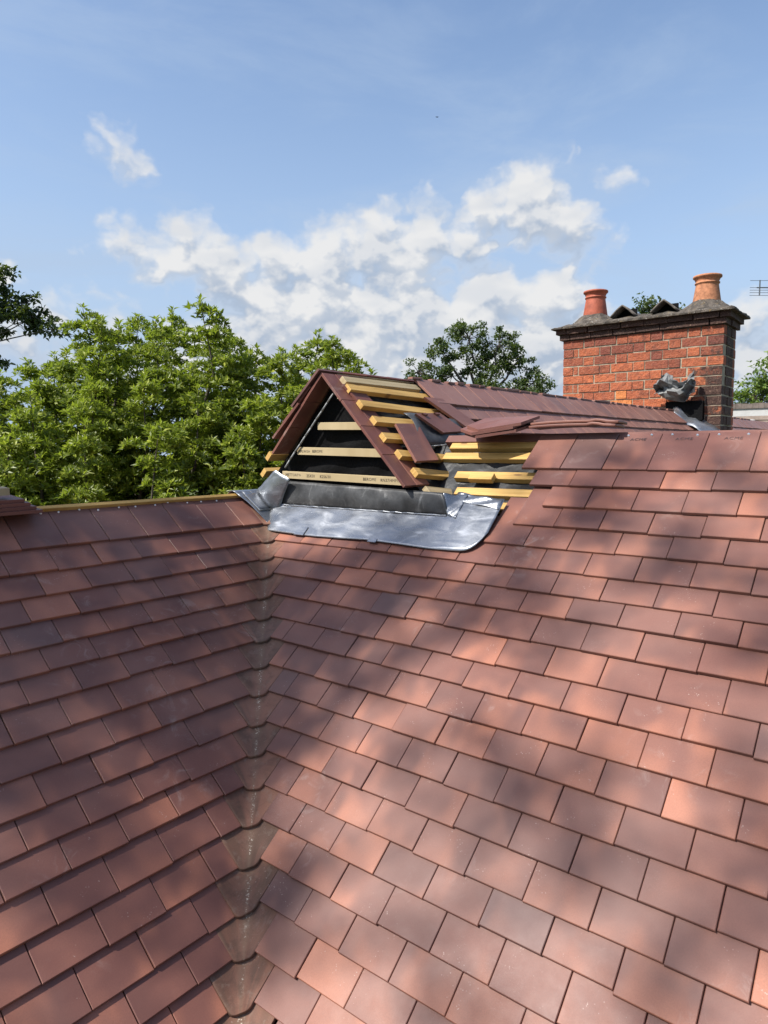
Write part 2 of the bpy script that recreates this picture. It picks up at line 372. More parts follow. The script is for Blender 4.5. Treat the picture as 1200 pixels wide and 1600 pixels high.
def leaf_mat(name, a, b, c3, trans=.35, rough=.38):
    m = bpy.data.materials.new(name); m.use_nodes = True; t = NT(m.node_tree); p = t.N['Principled BSDF']
    out = t.N['Material Output']
    rx, ry, rz = t.sep(t.attr('rnd'))
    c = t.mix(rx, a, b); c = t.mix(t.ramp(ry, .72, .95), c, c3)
    t.put(p.inputs['Base Color'], c); p.inputs['Roughness'].default_value = rough
    p.inputs['Specular IOR Level'].default_value = .5
    tr = t.n('ShaderNodeBsdfTranslucent'); t.put(tr.inputs[0], t.mix(.6, c, (.30, .42, .03)))
    mx = t.n('ShaderNodeMixShader'); mx.inputs[0].default_value = trans
    t.L.new(p.outputs[0], mx.inputs[1]); t.L.new(tr.outputs[0], mx.inputs[2]); t.L.new(mx.outputs[0], out.inputs[0])
    return m
M_leaf = leaf_mat('broad_leaf', (.070, .105, .013), (.235, .285, .028), (.40, .43, .055), .42, .45)
M_oak = leaf_mat('oak_leaf', (.030, .055, .016), (.055, .085, .024), (.085, .115, .035), .22, .5)
M_oakd = leaf_mat('dark_leaf', (.016, .032, .010), (.030, .050, .015), (.045, .070, .018), .18, .5)

# ------------------------------------------------------------------ roof frames
TH = 0.757347; G = .09995; W = .167
ct, st = cos(TH), sin(TH)
Y0, Z0, X0 = 1.864335, -.284708, -1.295442
def RP(y, v, h=0.0): return V((-v*ct - h*st, y, -v*st + h*ct))
def LP(x, v, h=0.0): return V((x, Y0 - v*ct - h*st, Z0 - v*st + h*ct))
nR = V((-st, 0, ct)); nL = V((0, -st, ct))
DX = V((1, 0, 0)); DY = V((0, 1, 0))
GT = radians(46.7); cg, sg = cos(GT), sin(GT); AY, AZ_ = 1.539, .419
def GP(x, s, h=0.0, side=-1):     # side -1: slope toward the camera; +1: far slope
    z0 = AZ_ + .007*(x+.26)
    return V((x, AY + side*(s*cg + h*sg), z0 - s*sg + h*cg))
def rv(): return (random.random(), random.random(), random.random())

TL, TT, TILT = .262, .0115, .118
def put_tile(mb, tail, across, up, n, wd, rnd=None, length=TL, j=1.0, ch=.0016):
    """tail: top arris corner at the tail; across/up unit vectors; the tile dips toward its head"""
    up2 = (up - n*TILT).normalized(); n2 = across.cross(up2).normalized()
    if n2.dot(n) < 0: n2 = -n2
    a = random.gauss(0, .003)*j; hh = random.gauss(0, .0012)*j; dv = random.gauss(0, .0019)*j
    ac = (across + up2*a).normalized(); gap = .0012
    o = tail + n*hh + up2*dv + ac*gap - n2*TT
    mb.box(o, ac*(wd-2*gap), up2*length, n2*TT, rnd or rv(), ch)

# fitted course offsets from the photograph (metres)
Rc = {1: (.0161, .101), 2: (.0036, .2074), 3: (.0061, .3064), 4: (.005, .4054), 5: (-.0027, .5062), 6: (-.0019, .599), 7: (-.0003, .6872), 8: (.0003, .7899), 9: (-.0016, .8964), 10: (-.005, .993), 11: (-.0038, 1.0972), 12: (-.0037, 1.2004), 13: (-.0006, 1.3046), 14: (-.001, 1.4034), 15: (.0008, 1.5045), 16: (.0006, 1.598), 17: (.011, 1.6995)}
Lc = {1: (.0097, .1024), 2: (.0112, .2045), 3: (.0102, .305), 4: (-.0061, .401), 5: (-.0023, .4952), 6: (-.0172, .5913), 7: (-.0143, .6972), 8: (-.0003, .7998), 9: (.0009, .9033), 10: (.0014, .9988), 11: (-.0036, 1.0903), 12: (.0011, 1.199), 13: (.0083, 1.3033), 14: (.0019, 1.4115)}
VA = .042   # half width of a valley tile at its tail
KMAX = 26
def rcourse(k):
    if k == 0: return (.0, .008)
    return Rc.get(k, (0.0, k*G))
def lcourse(j):
    if j == 0: return (.004, -.006)
    return Lc.get(j, (0.0, j*G))
OFFV = Y0 - Z0/math.tan(TH)   # valley: x = y - OFFV
def yval(v): return OFFV - v*ct       # valley point on the R plane at distance v
def xval(v): return LP(0, v).y - OFFV  # valley point on the L plane

roof = empty('tiled_roof', (-1.2, 0.6, -5.6), 'wide purple and red clay plain tiled roof with a long open valley down its middle', 'roof')
# ---- right slope
random.seed(3)
mb = MB(); heads_R = []
for k in range(0, KMAX+1):
    du, v = rcourse(k)
    n0 = {0: -4, 1: -3.5, 2: -3, 3: -3.5, 4: -4}.get(k)
    if n0 is None:
        n0 = -14 + (.5 if k % 2 else 0)
    n = n0
    while n < 19:
        yl = du - W*n; yr = yl - W; lim = yval(v) - VA
        if k >= 5:
            if yr > lim - .02: n += 1; continue
            if yl > lim: yl = lim
            elif yl > lim - .07 and k % 3: yl = lim   # tile-and-a-half next to the valley
            # avoid slivers: merge
        wd = yl - yr
        if k >= 5 and yl == lim and wd < .07:
            n += 1; yr2 = yr - W; wd = yl - yr2; put_tile(mb, RP(yl, v), -DY, V((ct, 0, st)), nR, wd); n += 1; continue
        ln = TL - .03 if k == 0 else TL
        if k == 0: ln = .222
        put_tile(mb, RP(yl, v), -DY, V((ct, 0, st)), nR, wd, length=ln)
        if k == 0: heads_R.append((yl, wd))
        n += 1
right = mb.build('tile_slope', M_tile, roof); tag(right, 'right-hand slope of sunlit clay tiles below the chimney')
# ---- left slope
mb = MB(); heads_L = []
for j in range(0, KMAX-3):
    du, v = lcourse(j)
    n = -13 + (.5 if j % 2 else 0)
    while True:
        xl = X0 + du + W*n; xr = xl + W
        lim = xval(v) - VA if j >= 1 else -.155-.045
        if xl > lim - .03: break
        if xr > lim: xr = lim
        elif lim - xr < .07:
            xr = lim
        wd = xr - xl
        put_tile(mb, LP(xl, v), DX, V((0, ct, st)), nL, wd, length=(.205 if j == 0 else TL))
        if j == 0: heads_L.append((xl, wd))
        n += 1
        if xr == lim: break
left = mb.build('tile_slope', M_tile, roof); tag(left, 'left-hand slope of darker purple clay tiles')
# ---- valley tiles
zL = lambda y: Z0 + (y-Y0)*math.tan(TH); zR = lambda x: x*math.tan(TH)
for k in range(4, KMAX+1):
    vR = rcourse(k)[1]; j = k-4; vL = lcourse(j)[1] if j >= 0 else 0
    xk = RP(0, vR).x; yk = yval(vR); yk2 = LP(0, vL).y; xk2 = xval(vL)
    mb = MB(); rows = 9; cols = 13; P = []
    rn = rv()
    a1 = VA + .001 + random.uniform(-.001, .002)
    for r in range(rows):
        s = r/(rows-1)*.27; rho = s*ct; row = []
        for c in range(cols):
            q = c/(cols-1); d = 2*q-1
            ER = V((xk+rho, yk-a1, 0)); EL_ = V((xk2-a1, yk2+rho, 0))
            p_ = EL_.lerp(ER, q)
            if r == 0: p_ += V((-1, -1, 0)).normalized()*.011*(1-abs(d)**4)
            zz = zm = max(zR(p_.x), zL(p_.y)); df = abs(zR(p_.x)-zL(p_.y)); R0 = .055
            if df < R0: zz += (R0-df)**2/(4*R0)
            zz += -.118*(zm+vR*st)/st/ct + .0015
            row.append(V((p_.x, p_.y, zz)))
        P.append(row)
    mb.grid(P, rn, lambda i, jx: (jx/(cols-1), i/(rows-1)*.2))
    o = mb.build('valley_tile', M_valley, roof, smooth=True); solid(o, .012, 1)
    o.modifiers['solid'].offset = -1
    bevel(o, .0015, 1)
# ---- nails (one stainless nail pair per top-course tile)
random.seed(5)
def nail(P, n):
    mb = MB(); e = n.orthogonal().normalized(); h = n.cross(e); k = 10
    top = [P+n*.0035+(e*cos(2*pi*i/k)+h*sin(2*pi*i/k))*.0024 for i in range(k)]
    bot = [P+n*.0005+(e*cos(2*pi*i/k)+h*sin(2*pi*i/k))*.0050 for i in range(k)]
    base = [P-n*.004+(e*cos(2*pi*i/k)+h*sin(2*pi*i/k))*.0050 for i in range(k)]
    mb.face(top)
    for i in range(k):
        mb.face([bot[i], bot[(i+1) % k], top[(i+1) % k], top[i]]); mb.face([base[i], base[(i+1) % k], bot[(i+1) % k], bot[i]])
    mb.build('nail', M_nail, roof)
for yl, wd in heads_R[2:13]:
    for fr in (.22, .78): nail(RP(yl-wd*fr+random.gauss(0, .003), -.195+random.gauss(0, .002), -.118*.203+.001), nR)
for xl, wd in heads_L[2:]:
    if xl > -.5 or xl < -3: continue
    for fr in (.22, .78): nail(LP(xl+wd*fr+random.gauss(0, .003), -.188+random.gauss(0, .003), -.118*.182+.001), nL)
# maker's stamp pressed into three of the top tiles
for i in (2, 3, 4):
    yl, wd = heads_R[i]
    text('ACME', .022, M_stamp, right, frame(RP(yl-wd*.33, -.165, -.118*.173+.0012), -DY, V((ct, 0, st))-nR*TILT), ext=.0002)

# ---- timber, ridge and hidden slopes
def batten(name, p, q, n, wd=.046, th=.025, mtl=None, parent=None, up=None):
    """p->q along the top centre-line's lower edge; n = outward normal; up = direction of the width"""
    p, q = V(p), V(q); d = q-p; up = V(up) if up is not None else n.cross(d).normalized()
    mb = MB(); mb.box(p-n*th, d, up.normalized()*wd, n*th, None, .0015)
    o = mb.build(name, mtl or M_wood, parent); return o
UPR = V((ct, 0, st)); UPL = V((0, ct, st))
batten('ridge_batten', LP(-4.6, -.192, -.006), LP(-.33, -.197, -.006), nL, .017, .020, M_wood, roof, UPL)
# back slopes and deck under the tiles
mb = MB()
BR = .158
mb.box((BR+.004, 1.15, .148-.045), (1.9, 0, -1.9*st/ct), (0, -4.8, 0), (.03, 0, .03))
tag(mb.build('back_slope', M_tile, roof), 'hidden rear slope of plain tiles')
mb = MB(); mb.box(LP(-5.2, -.21, -.055), (4.9, 0, 0), (0, 2.0, -2.0*st/ct), (0, .02, .02))
mb.build('back_slope', M_tile, roof)
mb = MB()
mb.face([RP(yval(2.7), 2.7, -.075), RP(-3.4, 2.7, -.075), RP(-3.4, -.205, -.075), RP(.45, -.205, -.075), RP(.45, .5, -.075), RP(yval(.5), .5, -.075)])
mb.face([LP(-5.2, 2.28, -.075), LP(xval(2.28), 2.28, -.075), LP(xval(.06), .06, -.075), LP(-.3, -.2, -.075), LP(-5.2, -.2, -.075)])
mb.build('felt_deck', M_felt, roof)
# wrinkled felt showing between the bare battens
random.seed(9)
mb = MB(); P = []
for i in range(26):
    v = -.215 + i*.0225; row = []
    for jx in range(36):
        y = .44 + jx*.0225
        hh = -.071 + .006*sin(y*37+v*21)*sin(v*63+1.3*y*9) + random.uniform(-.002, .002)
        row.append(RP(y, v, hh))
    P.append(row)
mb.grid(P); mb.build('roofing_felt', M_felt, roof, smooth=True)
# bare battens on the right slope
for (y1, y2, v) in ((1.115, .56, -.199), (1.121, .56, -.130), (1.001, .53, -.012), (.957, .50, .084), (.925, .62, .160)):
    up = UPR
    o = batten('batten', RP(y1, v+.046, -.044), RP(y2, v+.046, -.044), nR, .041, .025, M_wood, roof, up)
batten('batten_offcut', RP(.905, .030+.034, -.017), RP(.791, .030+.034, -.017), nR, .036, .025, M_wood, roof, UPR)

# ---- house body below the roof
mb = MB()
mb.box((-1.70, -3.3, -5.6), (3.6, 0, 0), (0, 4.1, 0), (0, 0, 3.92))
mb.box((-5.1, .42, -5.6), (7.0, 0, 0), (0, 3.2, 0), (0, 0, 3.70))
hw = tag(mb.build('house_wall', M_render), 'brick house wall carrying the tiled roof', 'house wall')

# ------------------------------------------------------------------ gablet (small gable under repair)
gab = empty('roof_gablet', (-.2, 1.4, -.25), 'small open roof gablet with bare yellow battens, red verge tiles and black felt inside', 'gablet')
UG = {-1: V((0, cg, sg)), 1: V((0, -cg, sg))}; NG = {-1: V((0, -sg, cg)), 1: V((0, sg, cg))}
def gup(side): return UG[side]
# undercloak: flat red tiles laid along both verges, two strips on the near slope
random.seed(12)
for side in (-1, 1):
    cuts = [(.004, .178), (.178, .340), (.340, .512), (.512, .690)] if side == -1 else [(.004, .165), (.165, .325), (.325, .50)]
    for i, (s0, s1) in enumerate(cuts):
        mb = MB(); n = NG[side]
        for (xa, xb) in (((-.262, -.178), (-.1765, -.085)) if side == -1 else ((-.262, -.10), (-.098, .06))):
            rr = rv()
            xo = random.uniform(-.002, .002)
            mb.box(GP(xa+xo, s1-.001, -.012, side), (xb-xa, 0, 0), gup(side)*(s1-s0-.002), n*.012, rr, .0012)
        o = mb.build('undercloak_tile', M_red, gab)
# small tile under the top battens
mb = MB(); mb.box(GP(-.165, .235, .002, -1), V((.11, 0, .0)), V((-.03, .0, 0))+gup(-1)*.15, NG[-1]*.011, rv(), .0012)
mb.build('tile_piece', M_red, gab)
# tiles already hung on the far slope, overhanging the verge (their undersides show)
random.seed(14)
for i, (s, xo) in enumerate(((.13, -.262), (.235, -.276), (.335, -.264), (.435, -.272))):
    mb = MB(); n = NG[1]
    for q in range(9):
        rr = rv(); x0 = xo + W*q
        up2 = (gup(1) - n*.09).normalized()
        mb.box(GP(x0, s, .028, 1), DX*(W-.002), up2*(.24 if s > .2 else .12), n*.012, rr, .0012)
    mb.build('verge_course', M_red, gab)
# near-slope battens
random.seed(15)
for (xa, sa, xb, sb, mt, wd) in ((-.179, .042, .40, .046, M_pale, .044), (-.188, .094, .42, .114, M_wood, .046), (-.186, .197, .43, .232, M_wood, .046), (-.176, .298, .42, .325, M_wood, .046),
                       (-.196, .401, .36, .430, M_wood, .046), (-.178, .504, .22, .545, M_wood, .046), (-.160, .610, .103, .645, M_wood, .046), (-.172, .716, .045, .751, M_pale, .046)):
    p_, q_ = GP(xa, sa+.042, .026), GP(xb, sb+.042, .026)
    batten('batten', p_, q_, NG[-1], wd*.88, .024, mt, gab, UG[-1])
# far-slope batten ends poking out on the left
for (s, xa) in ((.560, -.250), (.675, -.215)):
    batten('batten', GP(xa, s, .028, 1), GP(.3, s, .028, 1), NG[1], .045, .025, M_wood, gab, gup(1))
# far-slope ridge batten
batten('batten', GP(-.15, .045, .026, 1), GP(.45, .045, .026, 1), NG[1], .04, .025, M_pale, gab, gup(1))
# gable battens across the opening, printed
FX = -.205
for (ya, yb, z, hh) in ((1.868, 1.095, -.069, .034), (1.762, 1.215, .046, .036), (1.622, 1.325, .162, .034)):
    mb = MB(); dz = -.017*(ya-yb)/.79
    mb.box((FX, ya, z), (0, yb-ya, dz), (.024, 0, 0), (0, 0, hh), None, .0012)
    b = mb.build('gable_batten', M_pale, gab)
    if hh == .034 and z < 0:
        for s_, yy in (('METTORPW', 1.845), ('25X50', 1.700), ('K256/30', 1.612), ('BEROME', 1.345), ('RN37/4MPO', 1.245)):
            text(s_, .019, M_ink, b, frame((FX-.0008, yy, z+.011+dz*(1.868-yy)/.79), (0, -1, -.021), (0, 0, 1)))
    elif z < .1:
        for s_, yy in (('MPLW/SH', 1.752), ('BEROME', 1.66)):
            text(s_, .017, M_ink, b, frame((FX-.0008, yy, z+.010), (0, -1, -.021), (0, 0, 1)))
mb = MB(); mb.box((FX+.004, 1.500, .300), (0, -.042, 0), (.03, 0, 0), (0, 0, .030)); mb.build('gable_batten', M_pale, gab)
# black felt behind the battens and the near/far slope membranes
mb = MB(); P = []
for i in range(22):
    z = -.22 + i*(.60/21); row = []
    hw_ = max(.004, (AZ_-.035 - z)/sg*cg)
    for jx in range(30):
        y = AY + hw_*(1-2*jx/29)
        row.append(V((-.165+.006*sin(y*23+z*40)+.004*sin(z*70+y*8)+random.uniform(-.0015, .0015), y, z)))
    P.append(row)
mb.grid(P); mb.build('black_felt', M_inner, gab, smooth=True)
mb = MB(); P = []
for i in range(30):
    s = .01 + i*.033; row = []
    for jx in range(40):
        x_ = -.165 + jx*.03
        if s > .6: x_ = -.165 + jx*.03
        row.append(GP(x_, s, -.016 + .005*sin(s*41+x_*9)*sin(x_*17+s*6) + random.uniform(-.0015, .0015)))
    P.append(row)
mb.grid(P); mb.build('slope_felt', M_felt, gab, smooth=True)
mb = MB(); P = [[GP(x_, s, -.016, 1) for x_ in (-.16, 0, .5, 1.2)] for s in (.01, .3, .6, .9)]
mb.grid(P); mb.build('slope_felt', M_felt, gab)
# pale rolled edge of the membrane down the left side of the opening
mb = MB(); pts = [V((-.215+random.uniform(-.002, .002), 1.515+.325*i/9+random.uniform(-.003, .003), .322-.34*i/9)) for i in range(10)]
for a, b in zip(pts, pts[1:]): mb.tube(a, b, .0042, .0042, 6)
mb.build('membrane_edge', M_membrane, gab, smooth=True)

# ------------------------------------------------------------------ ridge roof behind the gablet, up to the chimney
ridge = empty('ridge_roof', (2.5, 1.5, -1.0), 'long pinkish clay tiled ridge running back from the gablet to the brick chimney', 'roof')
random.seed(21)
XE = 13.0
xs = [.316, .50, .62]
def gcourse(s, x0, h, length, xe=XE):
    mb = MB(); x = x0
    while x < xe:
        n = NG[-1]; up2 = (UG[-1] - n*.11).normalized()
        a = random.gauss(0, .003); hh = random.gauss(0, .001)
        mb.box(GP(x, s+random.gauss(0, .001), h-.012+hh), V((W-.003, 0, 0))+up2*a*W, up2*length, n*.012, rv(), .0016)
        x += W
    return mb
gcourse(.222, .392, .062, .205).build('tile_course', M_pink, ridge)
for i, (s, x0) in enumerate(((.322, .50), (.422, .60), (.522, .66), (.622, .66), (.722, .6), (.822, .6), (.922, .6), (1.022, .6), (1.122, .6), (1.222, .6))):
    gcourse(s, x0+(.083 if i % 2 else 0), .060, TL).build('tile_course', M_pink, ridge)
# the top course's end tile and the far slope
mb = MB()
x = .31
while x < XE:
    n = NG[1]; mb.box(GP(x, .235, .048, 1), V((W-.003, 0, 0)), (gup(1)-n*.1).normalized()*.205, n*.012, rv(), .0012); x += W
mb.build('tile_course', M_pink, ridge)
mb = MB(); mb.box(GP(.31, 1.4, .0, 1), (XE-.3, 0, .09), gup(1)*1.22, NG[1]*.05); mb.build('back_slope', M_pink, ridge)
mb = MB(); mb.box(GP(.45, 1.35, .0, -1), (XE-.4, 0, .09), gup(-1)*1.30, NG[-1]*.012); mb.build('felt_deck', M_felt, ridge)
# lumpy bedding mortar along the ridge top
mb = MB(); random.seed(8)
x = .36
while x < 8.5:
    L_ = random.uniform(.05, .22)
    pz = GP(x, .012, .060)
    mb.box(pz+V((0, .0, -.0225)), (L_, 0, random.uniform(-.002, .003)), (0, .03, 0), (0, 0, .012+random.uniform(-.002, .002)), None, .002)
    x += L_+random.uniform(-.005, .09)
mb.build('ridge_bedding', M_pink, ridge)

# ------------------------------------------------------------------ loose tiles and stacks
def tile_obj(name, P0, across, up, n, wd=.165, ln=.265, th=.012, mt=None, label='', cat='roof tile', group=None, nibs=False, camber=.0):
    mb = MB(); across, up, n = V(across).normalized(), V(up).normalized(), V(n).normalized()
    N_ = 6; top = []; bot = []
    for i in range(N_+1):
        s = i/N_; z = -camber*4*(s-.5)**2+camber*0
        top.append([V(P0)+across*wd*c/4+up*ln*s+n*(th+z) for c in range(5)])
        bot.append([V(P0)+across*wd*c/4+up*ln*s+n*z for c in range(5)])
    rn = rv()
    mb.grid(top, rn, lambda i, j: (j/4*wd, i/N_*ln)); mb.grid([list(reversed(r)) for r in bot], rn)
    for i in range(N_):
        mb.face([bot[i][0], top[i][0], top[i+1][0], bot[i+1][0]], rn); mb.face([bot[i+1][4], top[i+1][4], top[i][4], bot[i][4]], rn)
    for c in range(4):
        mb.face([bot[0][c+1], top[0][c+1], top[0][c], bot[0][c]], rn); mb.face([bot[N_][c], top[N_][c], top[N_][c+1], bot[N_][c+1]], rn)
    if nibs:
        for c in (.18, .68):
            mb.box(V(P0)+across*wd*c+up*(ln-.022)+n*th, across*.03, up*.016, n*.009, rn, .002)
    o = mb.build(name, mt or M_tile)
    return tag(o, label, cat, group)
random.seed(44)
tile_obj('roof_tile', GP(-.149, .600, .040), (1, 0, .02), GP(-.097, .376, .042)-GP(-.149, .600, .040), NG[-1], .168, .232, .012, M_tile, 'loose dark purple tile lying lengthwise across the lower battens of the gablet')
a_ = GP(.400, .432, .062); b_2 = GP(.189, .446, .062); c_2 = GP(.058, .312, .066)
tile_obj('roof_tile', b_2, a_-b_2, c_2-b_2, NG[-1], .215, .165, .012, M_tile, 'loose dark tile face down on a torn strip of grey membrane', nibs=True)
# membrane flap under it
mb = MB(); P = []
for i in range(9):
    row = []
    for j in range(14):
        fx = .03+j*.043; s = .300+i*.022+j*.004
        row.append(GP(fx+.01*sin(i*.8), s, .050+.010*sin(j*.9+i*.5)-.028*max(0, (i-6)/2)+.012*(j > 11)))
    P.append(row)
mb.grid(P); o = mb.build('membrane_flap', simple('grey_membrane', (.05, .052, .056), .4, 0, .3, 25, .4), smooth=True); solid(o, .002)
tag(o, 'torn grey membrane flap with a pale edge sticking out between tiles and battens', 'membrane')
mb = MB(); pts = [GP(.02+j*.043, .485+j*.004, .033+.010*sin(j*.9+4)+.003) for j in range(12)]
for a, b in zip(pts, pts[1:]): mb.tube(a, b, .003, .003, 6)
mb.build('membrane_edge', M_membrane, o, smooth=True)
# lone tile slipping at the start of the second course
tile_obj('roof_tile', GP(.455, .395, .055), (1, .0, .0), GP(.300, .184, .048)-GP(.455, .395, .055), NG[-1], .16, .262, .013, M_tile, 'single slipped tile slanting out below the first ridge course, next to the battens')
# stacks of valley tiles on the ridge of the right slope
def valley_loose(name, C, fwd, rgt, upv, label, group, fold=.35, sz=1.0, curl=.0):
    """angular valley tile: wide head, narrow rounded tail, folded along its middle"""
    fwd, rgt, upv = V(fwd).normalized(), V(rgt).normalized(), V(upv).normalized(); mb = MB(); P = []
    n = 10
    for i in range(n+1):
        s = i/n; hw_ = (.155 - .115*s**1.0)*sz
        row = []
        for j in range(13):
            c = j/6-1; bul = .012*(1-c*c) if i == n else 0
            z = fold*(math.sqrt((c*hw_)**2+.0012)-.0346) + curl*s*s
            row.append(V(C)+fwd*(s*.24*sz-.12*sz+bul)+rgt*c*hw_+upv*z)
        P.append(row)
    mb.grid(P, rv(), lambda i, j: (j/12*.3, i/n*.25))
    o = mb.build(name, M_red, smooth=True); solid(o, .012); bevel(o, .0015, 1)
    return tag(o, label, 'valley tile', group)
random.seed(50)
for i, wd_ in enumerate(('bottom', 'middle', 'top')):
    mb = MB(); h = .012+.0145*i
    # folded plate with chevron front: outline in (y, v)
    yo = (.0, .016, -.008)[i]; vo = (.0, -.008, .006)[i]
    base = V((.115+vo, .845+yo, .148+h))
    A = [V((.215, .200, .020+.004*i)), V((.215, -.03, .030)), V((.04, -.165, .020)), V((-.060, -.118-.006*i, -.010)), V((-.128, .035, -.034-.002*i)), V((-.095, .11, -.018))]
    pt = [base+p for p in A]; cen = base+V((.06, .02, .012))
    dn = V((0, 0, -.012))
    rr = rv()
    for a, b in zip(pt, pt[1:]+pt[:1]):
        mb.face([cen, b, a], rr, [(.08, .13), (.0, .0), (.16, .0)]); mb.face([cen+dn, a+dn, b+dn], rr); mb.face([a, b, b+dn, a+dn], rr)
    o = mb.build('valley_tile', M_red); tag(o, wd_+' valley tile of the three stacked where the battens meet the ridge', 'valley tile', 'loose valley tiles on the roof')
for i, wd_ in enumerate(('lower', 'upper')):
    mb = MB(); P = []; rr = rv(); N_ = 16
    for a in range(7):
        row = []
        for b in range(N_+1):
            c = b/N_; y = .700-c*.375+(a/6)*.02; xx = .10+a/6*.16
            arch = .007*max(0, sin(pi*c))**.8 + .006*max(0, sin((c-.7)/.15*pi))*(c > .7) - .006*abs(a/6-.4)
            row.append(V((xx+.01*i, y-.008*i, .166+.0135*i+arch)))
        P.append(row)
    mb.grid(P, rr, lambda p, q: (q/N_*.3, p/6*.2)); o = mb.build('valley_tile', M_red, smooth=True); solid(o, .011); bevel(o, .0015, 1)
    tag(o, wd_+' of two curved tiles laid flat on the ridge of the right slope', 'valley tile', 'loose valley tiles on the roof')
# stack of four tiles on the ridge of the left slope with a batten offcut on top
random.seed(61)
for i, wd_ in enumerate(('bottom', 'second', 'third', 'top')):
    xr_ = (-1.352, -1.370, -1.386, -1.402)[i]
    tile_obj('roof_tile', (xr_-.30, 1.935+.004*i, -.166+.0135*i), (1, .02*(i-1), .012), (0, 1, .10), (-.012, -.10, 1), .30, .165, .012, M_red,
             wd_+' tile of the small stack on the ridge at the left edge', 'roof tile', 'tiles stacked at the left edge')
mb = MB(); mb.box((-1.72, 1.972, -.098), (.272, 0, .004), (0, .05, .004), (0, 0, .027), None, .0015)
tag(mb.build('wood_offcut', M_pale), 'short sawn batten offcut lying on top of the left tile stack', 'wood offcut')

# ------------------------------------------------------------------ lead flashing
lead = empty('lead_flashing', (-.25, 1.4, -.3), 'dull grey sheet lead apron dressed round the foot of the gablet', 'lead flashing')
random.seed(71)
def wob(a, b, s=1.0): return s*(.0016*sin(a*11+b*17)+.0008*sin(a*29-b*33)+random.uniform(-.0001, .0001))
mb = MB(); P = []
NY, NV = 90, 16
for i in range(NV+1):
    row = []
    for j in range(NY+1):
        y = 1.90 - (1.90-.664)*j/NY
        vb = .468+.004*sin(y*9)                  # lower edge
        if y < .80: vb -= .095*max(0, (.80-y)/.135)**5
        vt = .300
        if y < .885: vt = .300-.105*min(1, (.885-y)/.05)
        vt_ = max(vt, .195)
        # left end follows the valley
        v = vt_ + (vb-vt_)*i/NV
        ylim = yval(v)
        yy = min(y, ylim)
        row.append(RP(yy, v, .006+wob(yy, v)+.0035*(1-i/NV)))
    P.append(row)
mb.grid(P); o = mb.build('apron', M_lead, lead, smooth=True); solid(o, .0018)
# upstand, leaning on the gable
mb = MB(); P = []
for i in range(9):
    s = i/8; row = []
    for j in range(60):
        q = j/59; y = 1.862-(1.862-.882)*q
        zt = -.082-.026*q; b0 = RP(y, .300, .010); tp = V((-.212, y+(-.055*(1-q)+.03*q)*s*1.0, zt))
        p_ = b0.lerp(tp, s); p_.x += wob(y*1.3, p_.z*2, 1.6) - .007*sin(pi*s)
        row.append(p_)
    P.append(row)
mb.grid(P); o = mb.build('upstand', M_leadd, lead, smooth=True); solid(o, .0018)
# rounded fold roll between apron and upstand
mb = MB(); pts = [RP(1.862-(.98)*j/30, .303, .0115+wob(j*.3, 1)) for j in range(31)]
for a, b in zip(pts, pts[1:]): mb.tube(a, b, .0045, .0045, 8, cap=False)
mb.build('fold', M_lead, lead, smooth=True)
# right-hand return running up the slope beside the battens
mb = MB(); P = []
for i in range(13):
    s = i/12; row = []
    for j in range(10):
        q = j/9
        a_ = V((-.212, .912, -.108)).lerp(RP(.882, .300, .012), s)
        b2 = RP(.835, .175+.14*s, .012)
        p_ = a_.lerp(b2, q); p_ += nR*(.012*sin(pi*q)*(1-s)*-1+wob(q, s, 1.5))
        row.append(p_)
    P.append(row)
mb.grid(P); o = mb.build('corner_return', M_lead, lead, smooth=True); solid(o, .0018)
mb = MB(); P = []
for i in range(8):
    row = []
    for j in range(12):
        y = .885-(.885-.668)*j/11; v = .172+.05*i/7+.03*(j/11)
        row.append(RP(y, v, .012+.004*sin(j*1.1+i)+wob(y, v)))
    P.append(row)
mb.grid(P); o = mb.build('apron_wing', M_lead, lead, smooth=True); solid(o, .0018)
# left wing dressed over the left slope and its ridge
mb = MB(); P = []
edge = [(-.385, -.203), (-.370, -.170), (-.356, -.14), (-.346, -.107), (-.338, -.074), (-.329, -.04), (-.321, -.008), (-.318, .03)]
for (xe, v) in edge:
    row = []
    for j in range(18):
        xv = min(-.205, xval(v)); xx = xe+(xv-xe)*j/17
        row.append(LP(xx, v, .009+wob(xx*2, v*2)+.004*(j/17)))
    P.append(row)
mb.grid(P); o = mb.build('left_wing', M_lead, lead, smooth=True); solid(o, .0018)
# the wing continues over the ridge
mb = MB(); P = []
for i in range(8):
    row = []
    for j in range(12):
        xx = -.385+.17*j/11; a = i/7
        p_ = LP(xx, -.203, .009); p_ = p_+V((0, .115*a, .020*sin(pi*min(1, a*1.3))*.8-.055*a*a))
        row.append(p_)
    P.append(row)
mb.grid(P); o = mb.build('ridge_saddle', M_lead, lead, smooth=True); solid(o, .0018)
# second layer patch with bright cut edges
mb = MB(); P = []
for i in range(7):
    v = -.203+.13*i/6; row = [LP(-.352+.030*i/6+(.125-.03*i/6)*j/7, v, .0145+wob(j*.1, v)) for j in range(8)]
    P.append(row)
mb.grid(P); o = mb.build('lead_patch', M_lead, lead, smooth=True); solid(o, .003)
mb = MB()
for (a, b) in ((LP(-.352, -.203, .016), LP(-.322, -.073, .016)), (LP(-.322, -.073, .016), LP(-.227, -.073, .017)), (LP(-.30, -.203, .017), LP(-.272, -.073, .017))):
    mb.tube(a, b, .0014, .0014, 6)
mb.build('cut_edge', M_membrane, lead)
